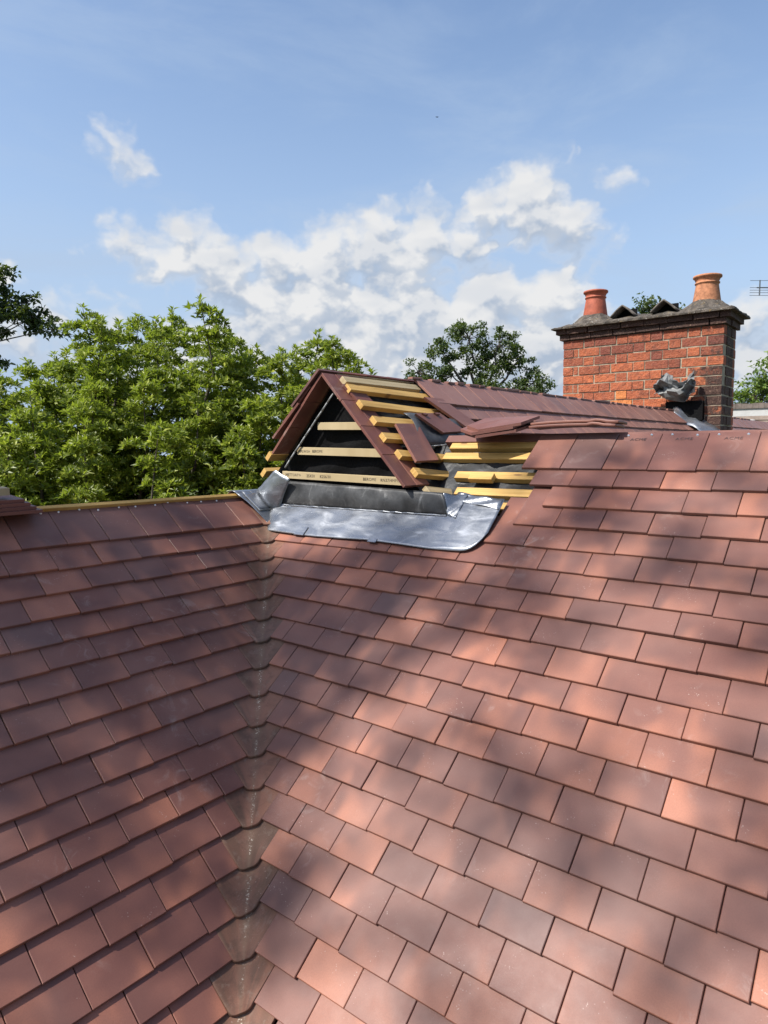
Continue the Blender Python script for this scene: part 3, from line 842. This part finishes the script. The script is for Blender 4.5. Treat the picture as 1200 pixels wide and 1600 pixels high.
# cheek piece leaning on the gable's left corner
mb = MB(); P = []
c0, c1, c2, c3 = LP(-.262, -.200, .02), V((-.262, 1.860, -.028)), V((-.250, 1.770, -.070)), LP(-.235, -.035, .02)
for i in range(10):
    s = i/9; row = []
    for j in range(10):
        q = j/9; p_ = (c0.lerp(c3, q)).lerp(c1.lerp(c2, q), s)
        p_ += V((-1, 0, 0))*(.018*sin(pi*q)*(1-s)+wob(q, s))
        row.append(p_)
    P.append(row)
mb.grid(P); o = mb.build('cheek', M_lead, lead, smooth=True); solid(o, .0018)
# small lead clip on the lower edge
mb = MB(); mb.box(RP(1.640, .476, .010), (0, -.06, 0), UPR*.05, nR*.003, None, .001); mb.build('clip', M_lead, lead)
mb = MB(); mb.box(RP(1.20, .474, .010), (0, -.045, 0), UPR*.02, nR*.003, None, .001); mb.build('clip', M_lead, lead)

# ------------------------------------------------------------------ chimney
CX, CYR, CYL, CD = 5.0, 1.061, 2.76, .52
chim = empty('chimney', (CX+CD/2, (CYR+CYL)/2, -.4), 'weathered red brick chimney stack with sooty right side and two clay pots', 'chimney')
random.seed(81)
mb = MB()
def brick(mbx, o, a, b, c, soot_shade, special=False):
    rr = (min(1, random.random()*.55+.5*min(1, max(0, (1.3-o[2])/.85))), random.random()*.88 if not special else .95, soot_shade+random.uniform(-.12, .12))
    j = lambda: random.uniform(-.005, .005)
    mbx.box(V(o)+V((j(), j(), j()*.5)), a, b, c, rr)
PITCH = .0995; BH = .084; z = 1.30-BH; row = 0
while z > -.75:
    # front (faces -x) from left (high y) to right
    y = CYL; first = True; kind = row % 2
    if row % 2: seq = [.125, .060] + [.245, .125]*20
    else: seq = [.245] + [.125, .245]*20
    for L_ in seq:
        if y - CYR < .02: break
        L2 = min(L_, y-CYR)
        if y-CYR-L2 < .06: L2 = y-CYR
        fr = (CYL-y)/(CYL-CYR)
        soot_shade = -.05
        if row < 2: soot_shade = .30-.12*row
        if fr > .70: soot_shade = max(soot_shade, .36+.9*(fr-.70)+(.14 if row > 3 else -.12))
        if fr > .82 and row > 4: soot_shade += .12
        if fr < .06 and row > 4: soot_shade = .4
        sp = (.22 < fr < .42 and row in (6, 7)) or (.62 < fr < .72 and row == 6)
        brick(mb, (CX, y-.006, z), (0, -(L2-.012), 0), (.11, 0, 0), (0, 0, BH), soot_shade, sp)
        # back face
        brick(mb, (CX+CD-.11, y-.006, z), (0, -(L2-.012), 0), (.11, 0, 0), (0, 0, BH), .2)
        y -= L2
    for yy, s in ((CYR, 1), (CYL, -1)):
        x = CX+.112; seq = ([.115, .19] if row % 2 else [.19, .115])
        x = CX + (.112)
        for L_ in seq:
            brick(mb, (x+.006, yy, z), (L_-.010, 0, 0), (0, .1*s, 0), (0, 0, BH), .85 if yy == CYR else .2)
            x += L_
    z -= PITCH; row += 1
mb.build('brickwork', M_brick, chim)
mb = MB(); mb.box((CX+.008, CYR+.008, -.9), (CD-.016, 0, 0), (0, CYL-CYR-.016, 0), (0, 0, 2.2)); mb.build('mortar_core', M_mortar, chim)
# corbels; their near-black tone paints in the shadow under the cap
mb = MB()
for (zz, ov, hh) in ((1.312, .030, .056), (1.372, .062, .056)):
    y = CYL+ov
    while y > CYR-ov+.02:
        L2 = min(random.choice((.245, .125)), y-(CYR-ov))
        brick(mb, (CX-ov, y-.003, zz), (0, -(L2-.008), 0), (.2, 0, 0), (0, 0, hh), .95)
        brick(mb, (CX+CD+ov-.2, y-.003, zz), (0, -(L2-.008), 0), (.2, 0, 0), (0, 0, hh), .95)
        y -= L2
    for yy, s in ((CYR-ov, 1), (CYL+ov, -1)):
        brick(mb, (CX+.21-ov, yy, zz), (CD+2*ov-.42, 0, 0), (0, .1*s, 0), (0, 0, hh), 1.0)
mb.build('corbel', M_brick, chim)
mb = MB(); mb.box((CX+.006, CYR+.006, 1.29), (CD-.012, 0, 0), (0, CYL-CYR-.012, 0), (0, 0, .135)); mb.build('mortar_core', M_cap, chim)
# mortar cap (flaunching)
mb = MB(); ov = .105; NX, NYy = 26, 60; P = []
import mathutils.noise as mn
def caph(xx, yy):
    dx = min(xx-(CX-ov), (CX+CD+ov)-xx); dy = min(yy-(CYR-ov), (CYL+ov)-yy); d = min(dx, dy*.8)
    h = .014+.085*min(1, max(0, d)/.30)**.75
    for (px, py) in ((CX+.25, 2.49), (CX+.25, 1.30)):
        rr = math.hypot(xx-px, yy-py); h = max(h, .165-max(0, rr-.13)*.75)
    return 1.432+h+.016*mn.noise(V((xx*9, yy*9, 3)))+.008*mn.noise(V((xx*30, yy*30, 1)))
for i in range(NX+1):
    row = []
    for j in range(NYy+1):
        fx, fy = i/NX, j/NYy
        e = .012*mn.noise(V((fx*6, fy*20, 7)))*(1 if i in (0, NX) or j in (0, NYy) else 0)
        xx = CX-ov+(CD+2*ov)*fx + (e if i in (0, NX) else 0); yy = CYR-ov+(CYL-CYR+2*ov)*fy + (e if j in (0, NYy) else 0)
        row.append(V((xx, yy, caph(xx, yy))))
    P.append(row)
mb.grid(P)
bz = 1.428
ring = [P[0][j] for j in range(NYy+1)]+[P[i][NYy] for i in range(1, NX+1)]+[P[NX][j] for j in range(NYy-1, -1, -1)]+[P[i][0] for i in range(NX-1, 0, -1)]
for a, b in zip(ring, ring[1:]+ring[:1]): mb.face([a, b, V((b.x, b.y, bz)), V((a.x, a.y, bz))])
mb.face([V((p.x, p.y, bz)) for p in ring])
mb.build('mortar_cap', M_cap, chim, smooth=False)
def pot(c, R, H, m, sc=1):
    prof = [(R*.98, 0), (R*.99, .02*H), (R*.80, .62*H), (R*.79, .70*H), (R*.86, .715*H), (R*.86, .75*H), (R*.79, .765*H), (R*.80, .80*H), (R*.90, .90*H), (R*.99, .925*H), (R, .96*H), (R*.98, .99*H), (R*.92, H), (R*.82, .99*H), (R*.72, .8*H), (R*.66, .1*H)]
    mb = MB(); mb.lathe(c, prof, 40); o = mb.build('chimney_pot', m, chim, smooth=True)
    return o
tag(pot((CX+.25, 2.49, 1.585), .137, .285, M_pot1), 'smooth bright red clay pot')
tag(pot((CX+.25, 1.30, 1.565), .140, .290, M_pot2), 'taller rough buff orange clay pot')
# hooded ridge tiles bedded over two blocked flues
for yc, zt in ((2.085, 1.535), (1.655, 1.535)):
    mb = MB(); P = []
    for i in range(5):
        row = []
        for j in range(13):
            a = (j/12-.5)*2
            zz = zt-.025+.115*(1-abs(a)**1.25)
            row.append(V((CX-.02+i*.13, yc-a*.135, zz-.012*i*.3)))
        P.append(row)
    mb.grid(P); o = mb.build('flue_hood', M_slate, chim, smooth=True); solid(o, .016)
    mb = MB(); mb.box((CX+.12, yc-.11, zt-.04), (.02, 0, 0), (0, .22, 0), (0, 0, .10)); mb.build('flue_opening', M_inner, chim)
# crumpled old lead in the brickwork and a soaker down the junction
mb = MB(); P = []; random.seed(90)
def XP(y, z, x=4.95): return V((x, y, z))
for i in range(9):
    row = []
    for j in range(13):
        y = 1.62-.33*j/12; zz = .80-.20*i/8+.05*sin(j*.6+.5)
        row.append(V((4.86+.05*sin(i*1.1+j*.8)+random.uniform(-.015, .015)-(.05 if 2 < i < 6 else 0), y+random.uniform(-.01, .01)+(.02*i*(1 if j < 6 else -.3))*.5, zz+random.uniform(-.012, .012))))
    P.append(row)
mb.grid(P); o = mb.build('old_lead', simple('weathered_lead', (.15, .155, .155), .6, .1, .4, 12, .5), chim); solid(o, .004)
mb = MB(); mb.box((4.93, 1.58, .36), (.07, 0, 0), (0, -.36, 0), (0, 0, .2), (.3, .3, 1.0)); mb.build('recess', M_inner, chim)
mb = MB(); P = []
for i in range(5):
    row = []
    for j in range(14):
        y = 1.50-.46*j/13; zz = .55-.30*j/13-.03*i+.01*sin(j)
        row.append(V((4.98-.035*i+.006*sin(j*1.7+i), y, zz+.012*sin(j*1.3))))
    P.append(row)
mb.grid(P); o = mb.build('soaker', M_lead, chim, smooth=True); solid(o, .003)

# ------------------------------------------------------------------ vegetation
def leafcard(mb, c, d, n, L, Wd, rnd):
    """a pointed leaf folded on its rib"""
    s = d.cross(n).normalized(); n = s.cross(d)
    mid = c+d*L*.5-n*L*.05; tip = c+d*L-n*L*.16
    k = len(mb.v)
    mb.v += [tuple(c), tuple(mid+s*Wd+n*Wd*.5), tuple(tip), tuple(mid-s*Wd+n*Wd*.5), tuple(mid)]
    for f in ((0, 1, 4), (1, 2, 4), (0, 4, 3), (4, 2, 3)):
        mb.f.append(tuple(k+i for i in f)); mb.r.append(rnd); mb.mi.append(0); mb.uv += [(0, 0)]*3
def rdir():
    z = random.uniform(-1, 1); a = random.uniform(0, 2*pi); q = sqrt(1-z*z); return V((q*cos(a), q*sin(a), z))
def rosette(mb, c, ax, L, n=9, shade=.5):
    ax = ax.normalized(); e = ax.orthogonal().normalized(); h = ax.cross(e); a0 = random.uniform(0, 6.3)
    for i in range(n):
        a = a0+2*pi*i*.382+random.uniform(-.5, .5); sp = random.uniform(.25, 1.35)*(1-.4*(i/n))
        d = (ax*random.uniform(.35, .8)+(e*cos(a)+h*sin(a))*sp).normalized()
        nn = (ax*1.0-d*ax.dot(d)); nn = nn.normalized() if nn.length > .05 else e
        leafcard(mb, c+d*.008, d, nn, L*random.uniform(.7, 1.15), L*random.uniform(.15, .21), (min(1, max(0, shade+random.uniform(-.3, .3))), random.random(), random.random()))
def limb(mb, a, b, r0, r1, seg=5, bend=.1):
    a, b = V(a), V(b); prev = a; pr = r0; L = (b-a).length
    for i in range(1, seg+1):
        s = i/seg; p = a.lerp(b, s)+(rdir()*bend*L*sin(pi*s) if i < seg else V((0, 0, 0))); r = r0+(r1-r0)*s
        mb.tube(prev, p, pr, r, 7, cap=False); prev = p; pr = r
def shoot_tree(tops, base, label, seed, zb=-3.2):
    random.seed(seed)
    root = empty('broadleaf_tree', base, label, 'tree', 'leafy trees beyond the left roof')
    cr = MB(); tr = MB()
    fork = V(base)+V((0, 0, 2.2)); tr.tube(base, fork, .22, .16, 10)
    for (x, y, z, R) in tops:
        T = V((x, y, z)); lean = V((random.uniform(-.16, .16), random.uniform(-.1, .22), 0))
        limb(tr, fork, T+lean*.9-V((0, 0, .9)), .06, .018, 6, .04)
        limb(tr, T+lean*.9-V((0, 0, .9)), T, .012, .004, 3, .02)
        rosette(cr, T, V((0, 0, 1)), .095, 8, .8)
        for q in range(5): rosette(cr, T+V((random.uniform(-.05, .05), random.uniform(-.05, .05), -.04-.045*q)), V((0, 0, 1))+rdir()*.9, .09, 7, .75)
        d = .20
        while d < z-zb:
            rad = min(R, .05+.34*d)
            for _ in range(2 if d < .9 else (3 if d < 2.4 else 2)):
                a = random.uniform(0, 2*pi); q = rad*random.uniform(.45, 1.05)
                C_ = T+lean*min(d, 1.5)-V((0, 0, d+random.uniform(-.1, .1)))+V((cos(a), sin(a), 0))*q
                crd = random.uniform(.10, .19)+.05*min(1, d)
                tone = random.uniform(.35, .95)
                for _k in range(int(170*crd)):
                    dd = rdir(); dd.z = abs(dd.z)*1.0-.25
                    c = C_+V((dd.x, dd.y, dd.z*.62))*crd*random.uniform(.7, 1.05)
                    ax = V((dd.x*.8, dd.y*.8, .75+.5*random.random()))
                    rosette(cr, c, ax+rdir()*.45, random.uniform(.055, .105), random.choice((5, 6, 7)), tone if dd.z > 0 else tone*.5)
            d += .16 if d < 2.4 else .24
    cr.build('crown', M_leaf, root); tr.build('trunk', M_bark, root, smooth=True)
    return root
TOPS = [[1.21, 8.44, 1.02], [1.8, 9.03, 1.28], [2.44, 9.54, 1.48], [1.95, 8.2, 1.35], [2.54, 8.86, 2.08], [2.05, 7.49, 1.68], [2.62, 8.08, 1.79], [3.24, 8.62, 2.03], [2.7, 7.33, 1.76], [3.33, 7.87, 2.05], [2.83, 6.56, 1.92], [3.43, 7.07, 1.83], [4.08, 7.54, 1.75], [3.37, 6.44, 1.34], [4.03, 6.92, 1.5], [3.41, 5.74, 1.28], [4.09, 6.19, 1.44], [4.9, 6.52, 1.79], [4.12, 5.53, 1.5], [4.84, 5.9, 1.36]]
TA = [(*p, .40) for p in TOPS[:13]] + [(.75, 7.9, .95, .4), (.5, 8.6, 1.1, .4), (.0, 8.4, 1.1, .4), (1.6, 7.0, .85, .42), (2.1, 6.7, .9, .42), (2.5, 6.2, .8, .42), (1.1, 7.4, .7, .42), (3.0, 6.2, .8, .42), (2.2, 7.6, 1.2, .42), (1.6, 8.0, 1.0, .42),
     (1.3, 6.6, .35, .42), (1.9, 6.1, .35, .42), (2.6, 5.6, .3, .42), (.7, 7.0, .3, .42), (.2, 7.5, .4, .42)]
TB = [(*p, .38) for p in TOPS[13:]] + [(3.3, 5.3, .8, .42), (3.0, 5.6, .7, .42), (3.9, 5.0, .9, .42), (3.0, 5.0, .2, .42), (4.6, 5.3, 1.1, .4)]
shoot_tree(TA, (2.2, 8.2, -5.6), 'large bright green broadleaf tree filling the left side behind the roof ridge', 101)
shoot_tree(TB, (4.1, 6.6, -5.6), 'smaller bright green tree with one tall shoot just left of the gablet', 102)

def oak(name, base, blobs, nleaf, L, mt, label, seed, trunk_r=.3, group=None, clump=.35, fork=None):
    random.seed(seed)
    root = empty(name, base, label, 'tree', group)
    cr = MB(); tr = MB(); fk = V(fork) if fork else V(base)+V((0, 0, (max(b[2] for b in blobs)-base[2])*.45))
    limb(tr, base, fk, trunk_r, trunk_r*.6, 5, .02)
    tot = sum(b[3]**2.2 for b in blobs)
    for (x, y, z, R) in blobs:
        C_ = V((x, y, z)); limb(tr, fk, C_, trunk_r*.33, trunk_r*.07, 6, .06)
        nc = max(8, int(R**2*26)); per = max(4, int(nleaf*(R**2.2/tot)/nc))
        for _ in range(nc):
            dd = rdir(); cc = C_+V((dd.x, dd.y, dd.z*.8))*R*random.uniform(.55, 1.05)
            limb(tr, C_, cc, trunk_r*.06, trunk_r*.02, 3, .1)
            cr_ = clump*random.uniform(.5, 1.1)
            for _ in range(per):
                q = rdir(); c = cc+V((q.x, q.y, q.z*.65))*cr_*random.random()**.5
                d = (rdir()+V((0, 0, .1))).normalized()
                leafcard(cr, c, d, (V((0, 0, 1))+rdir()*.7).normalized(), L*random.uniform(.6, 1.2), L*.26, (random.random(), random.random(), random.random()))
    cr.build('crown', mt, root); tr.build('trunk', M_bark, root, smooth=True)
    return root
oak('oak_tree', (24.0, 15.0, -5.6), [(23.7, 15.6, 4.95, .95), (22.75, 16.4, 4.3, .8), (22.1, 17.2, 3.5, .75), (24.4, 14.5, 4.6, .9), (24.9, 13.8, 4.0, .75), (25.3, 13.2, 3.05, .8), (24.2, 14.9, 3.7, .95), (23.0, 16.0, 3.3, .8), (23.9, 14.6, 2.6, 1.0), (24.8, 13.6, 2.6, .9), (21.9, 17.5, 2.7, .8), (23.2, 16.0, 2.3, 1.0)],
    13000, .17, M_oak, 'open-crowned oak with visible limbs standing behind the ridge beside the chimney', 111, .3, None, .34, (23.9, 15.1, 2.0))
oak('oak_tree', (4.2, 22.5, -5.6), [(6.1, 20.9, 4.6, 1.0), (6.75, 20.3, 4.25, .6), (7.0, 20.0, 3.95, .5), (6.6, 20.4, 3.75, .6), (7.35, 19.55, 3.62, .38), (5.8, 21.3, 3.9, 1.1), (6.0, 20.9, 2.6, .6), (5.0, 21.8, 2.4, 1.1), (5.2, 21.6, 5.3, 1.2), (4.0, 22.6, 5.4, 1.6), (4.0, 22.6, 3.6, 1.6)],
    16000, .17, M_oakd, 'dark oak crown reaching in at the left edge above the bright trees', 112, .16, None, .30, (2.6, 23.5, 1.0))
oak('broadleaf_tree', (24.2, 8.3, -5.6), [(23.5, 7.85, 5.35, .45), (23.7, 8.0, 4.9, .6), (24.6, 7.0, 4.9, .45), (24.0, 7.8, 4.0, 1.1)], 2600, .16, M_oak, 'small tree top showing over the chimney between its pots', 113, .18, None, .3)
M_lime = leaf_mat('lime_leaf', (.09, .15, .03), (.14, .21, .05), (.2, .27, .06), .35, .5)
oak('broadleaf_tree', (31.0, 4.2, -5.6), [(30.2, 5.3, 2.2, 1.0), (30.6, 4.4, 3.0, 1.3), (31.0, 3.6, 3.9, 1.4), (31.5, 2.6, 3.8, 1.6)], 9000, .2, M_lime, 'bright green tree behind the far grey roof at the right edge', 114, .3, None, .5)
# distant belt of trees closing the horizon behind the near ones
random.seed(120)
mb = MB()
for i in range(15000):
    a = random.uniform(radians(24), radians(96)); D = random.uniform(36, 46)
    H = 4.0+1.6*sin(a*17)+1.2*sin(a*41+1)
    H = min(H, 6.2)
    c = CAM+V((cos(a)*D, sin(a)*D, -5.6+random.uniform(0, 1)**.6*H))
    leafcard(mb, c, rdir(), (V((0, 0, 1))+rdir()*.8).normalized(), random.uniform(.4, .7), .2, rv())
tag(mb.build('distant_woodland', M_oak), 'far belt of dark green woodland on the horizon', 'woodland', kind='stuff')

# tree behind the camera whose crown dapples the roof with shade
SH = V((-1.15, 1.25, -.75)) + SUN*15
E1 = SUN.cross(V((0, 0, 1))).normalized(); E2 = E1.cross(SUN).normalized()
def shade_tree():
    random.seed(130)
    root = empty('shade_tree', (SH.x-.9, SH.y+1.2, -5.6), 'tree standing behind the viewpoint that throws dappled shade on the roof', 'tree')
    cr = MB(); tr = MB(); base = V(root.location); fk = V((base.x, base.y, SH.z-2.0))
    limb(tr, base, fk, .2, .12, 5, .02)
    for (e1, e2, dp, R, dens) in SHB:
        C_ = SH+E1*e1+E2*e2+SUN*dp
        limb(tr, fk, C_, .05, .015, 4, .05)
        for _ in range(int(dens)):
            dd = rdir(); cc = C_+dd*R*random.random()**.45
            for _ in range(11):
                c = cc+rdir()*.12*random.random()
                leafcard(cr, c, rdir(), rdir(), random.uniform(.09, .15), .032, rv())
    cr.build('crown', M_leaf, root); tr.build('trunk', M_bark, root, smooth=True)
SHB = [(.05, .80, 0, .36, 16), (-.42, .95, .2, .34, 8), (.45, .05, 0, .62, 115), (1.0, .0, .3, .62, 105), (.55, -.50, .2, .6, 85), (1.45, .1, 0, .6, 65), (.2, .48, 0, .42, 40), (-.2, -.25, .3, .45, 34), (-.75, .4, 0, .5, 8), (-1.25, -.2, .2, .5, 5), (-.5, 1.55, 0, .6, 20), (-1.5, .9, 0, .7, 16), (1.4, -.8, 0, .7, 50)]
shade_tree()

# ------------------------------------------------------------------ ground, far house, aerial, bird
mb = MB(); P = [[V((x*60, y*60, -5.6)) for y in range(-12, 13)] for x in range(-12, 13)]
mb.grid(P); gnd = mb.build('ground', simple('grass', (.06, .085, .025), .95, 0, .4, .6, .3), smooth=True); gnd['kind'] = 'structure'
# far house
hs = empty('far_house', (24, 3, -5.6), 'distant house with brown tiled roof and pale band at the right edge', 'house')
M_far = simple('far_roof', (.16, .125, .10), .9, 0, .25, 3, .3)
M_white = simple('pale_band', (.42, .42, .41), .8, 0, .1, 3, 0)
mb = MB()
n_ = 14
for i in range(n_):
    z0 = 1.02 - i*.16; x0 = 21.75 - i*.16
    mb.box((x0+1.9, 6.5, z0), (.20, 0, .14), (0, -11, 0), (-.03, 0, .05))
mb.build('roof', M_far, hs)
mb = MB(); mb.box((23.85, 6.4, 1.17), (.06, 0, 0), (0, -10.8, 0), (0, 0, .30)); mb.build('pale_band', M_white, hs)
mb = MB()
for i in range(60):
    mb.box((23.80, 6.5-i*.18, 1.47), (.2, 0, 0), (0, -.175, 0), (0, 0, .17+random.uniform(-.01, .015)))
mb.build('ridge', simple('far_ridge', (.13, .105, .09), .9, 0, .3, 5, .2), hs)
mb = MB(); mb.box((21.4, 6.3, -5.6), (6, 0, 0), (0, -10.6, 0), (0, 0, 4.6)); mb.build('wall', M_render, hs)
mb = MB(); mb.lathe((22.9, 4.22, .72), [(.06, 0), (.06, .22), (.13, .22), (.13, .33), (.0, .34)], 14); mb.build('vent_pipe', M_white, hs, smooth=True)
# TV aerial on its mast
an = empty('tv_aerial', (13.4, 1.9, .4), 'thin grey television aerial at the right edge of the sky', 'aerial')
cA = V((13.45, 2.35, 3.35)); ba = V((.30, -.95, 0)).normalized(); ea = V((.78, -.62, 0))
mb = MB(); mb.tube(cA-r_*.06, cA+r_*1.0, .012, .012, 6); mb.build('boom', M_alu, an)
mb = MB(); mb.tube(cA-V((0, 0, .16)), cA+V((0, 0, .15)), .013, .013, 6)
for z_ in (.14, 0, -.05, -.10, -.155):
    mb.tube(cA+V((0, 0, z_))-r_*.20, cA+V((0, 0, z_))+r_*.22, .005, .005, 5)
mb.build('reflector', M_alu, an)
for i in range(1, 6):
    mb = MB(); mb.tube(cA+r_*(.18*i)-V((0, 0, .12)), cA+r_*(.18*i)+V((0, 0, .12)), .005, .005, 5); mb.build('director', M_alu, an)
mb = MB(); mb.tube(cA+r_*.5+V((0, 0, .15)), cA+r_*.5-V((0, 0, 8.9)), .02, .02, 8); mb.build('mast', M_alu, an)
# bird
bp = V((49.42, 34.95, 29.05)); mb = MB()
for sgn in (-1, 1):
    mb.face([bp+V((0, 0, 0)), bp+r_*sgn*.10+V((0, 0, .05))+f_*.05, bp+r_*sgn*.20+V((0, 0, .02))-f_*.02, bp-f_*.08])
mb.tube(bp-r_*.1, bp+r_*.08, .02, .035, 6)
tag(mb.build('bird', M_ink), 'tiny dark bird flying high in the blue sky', 'bird')
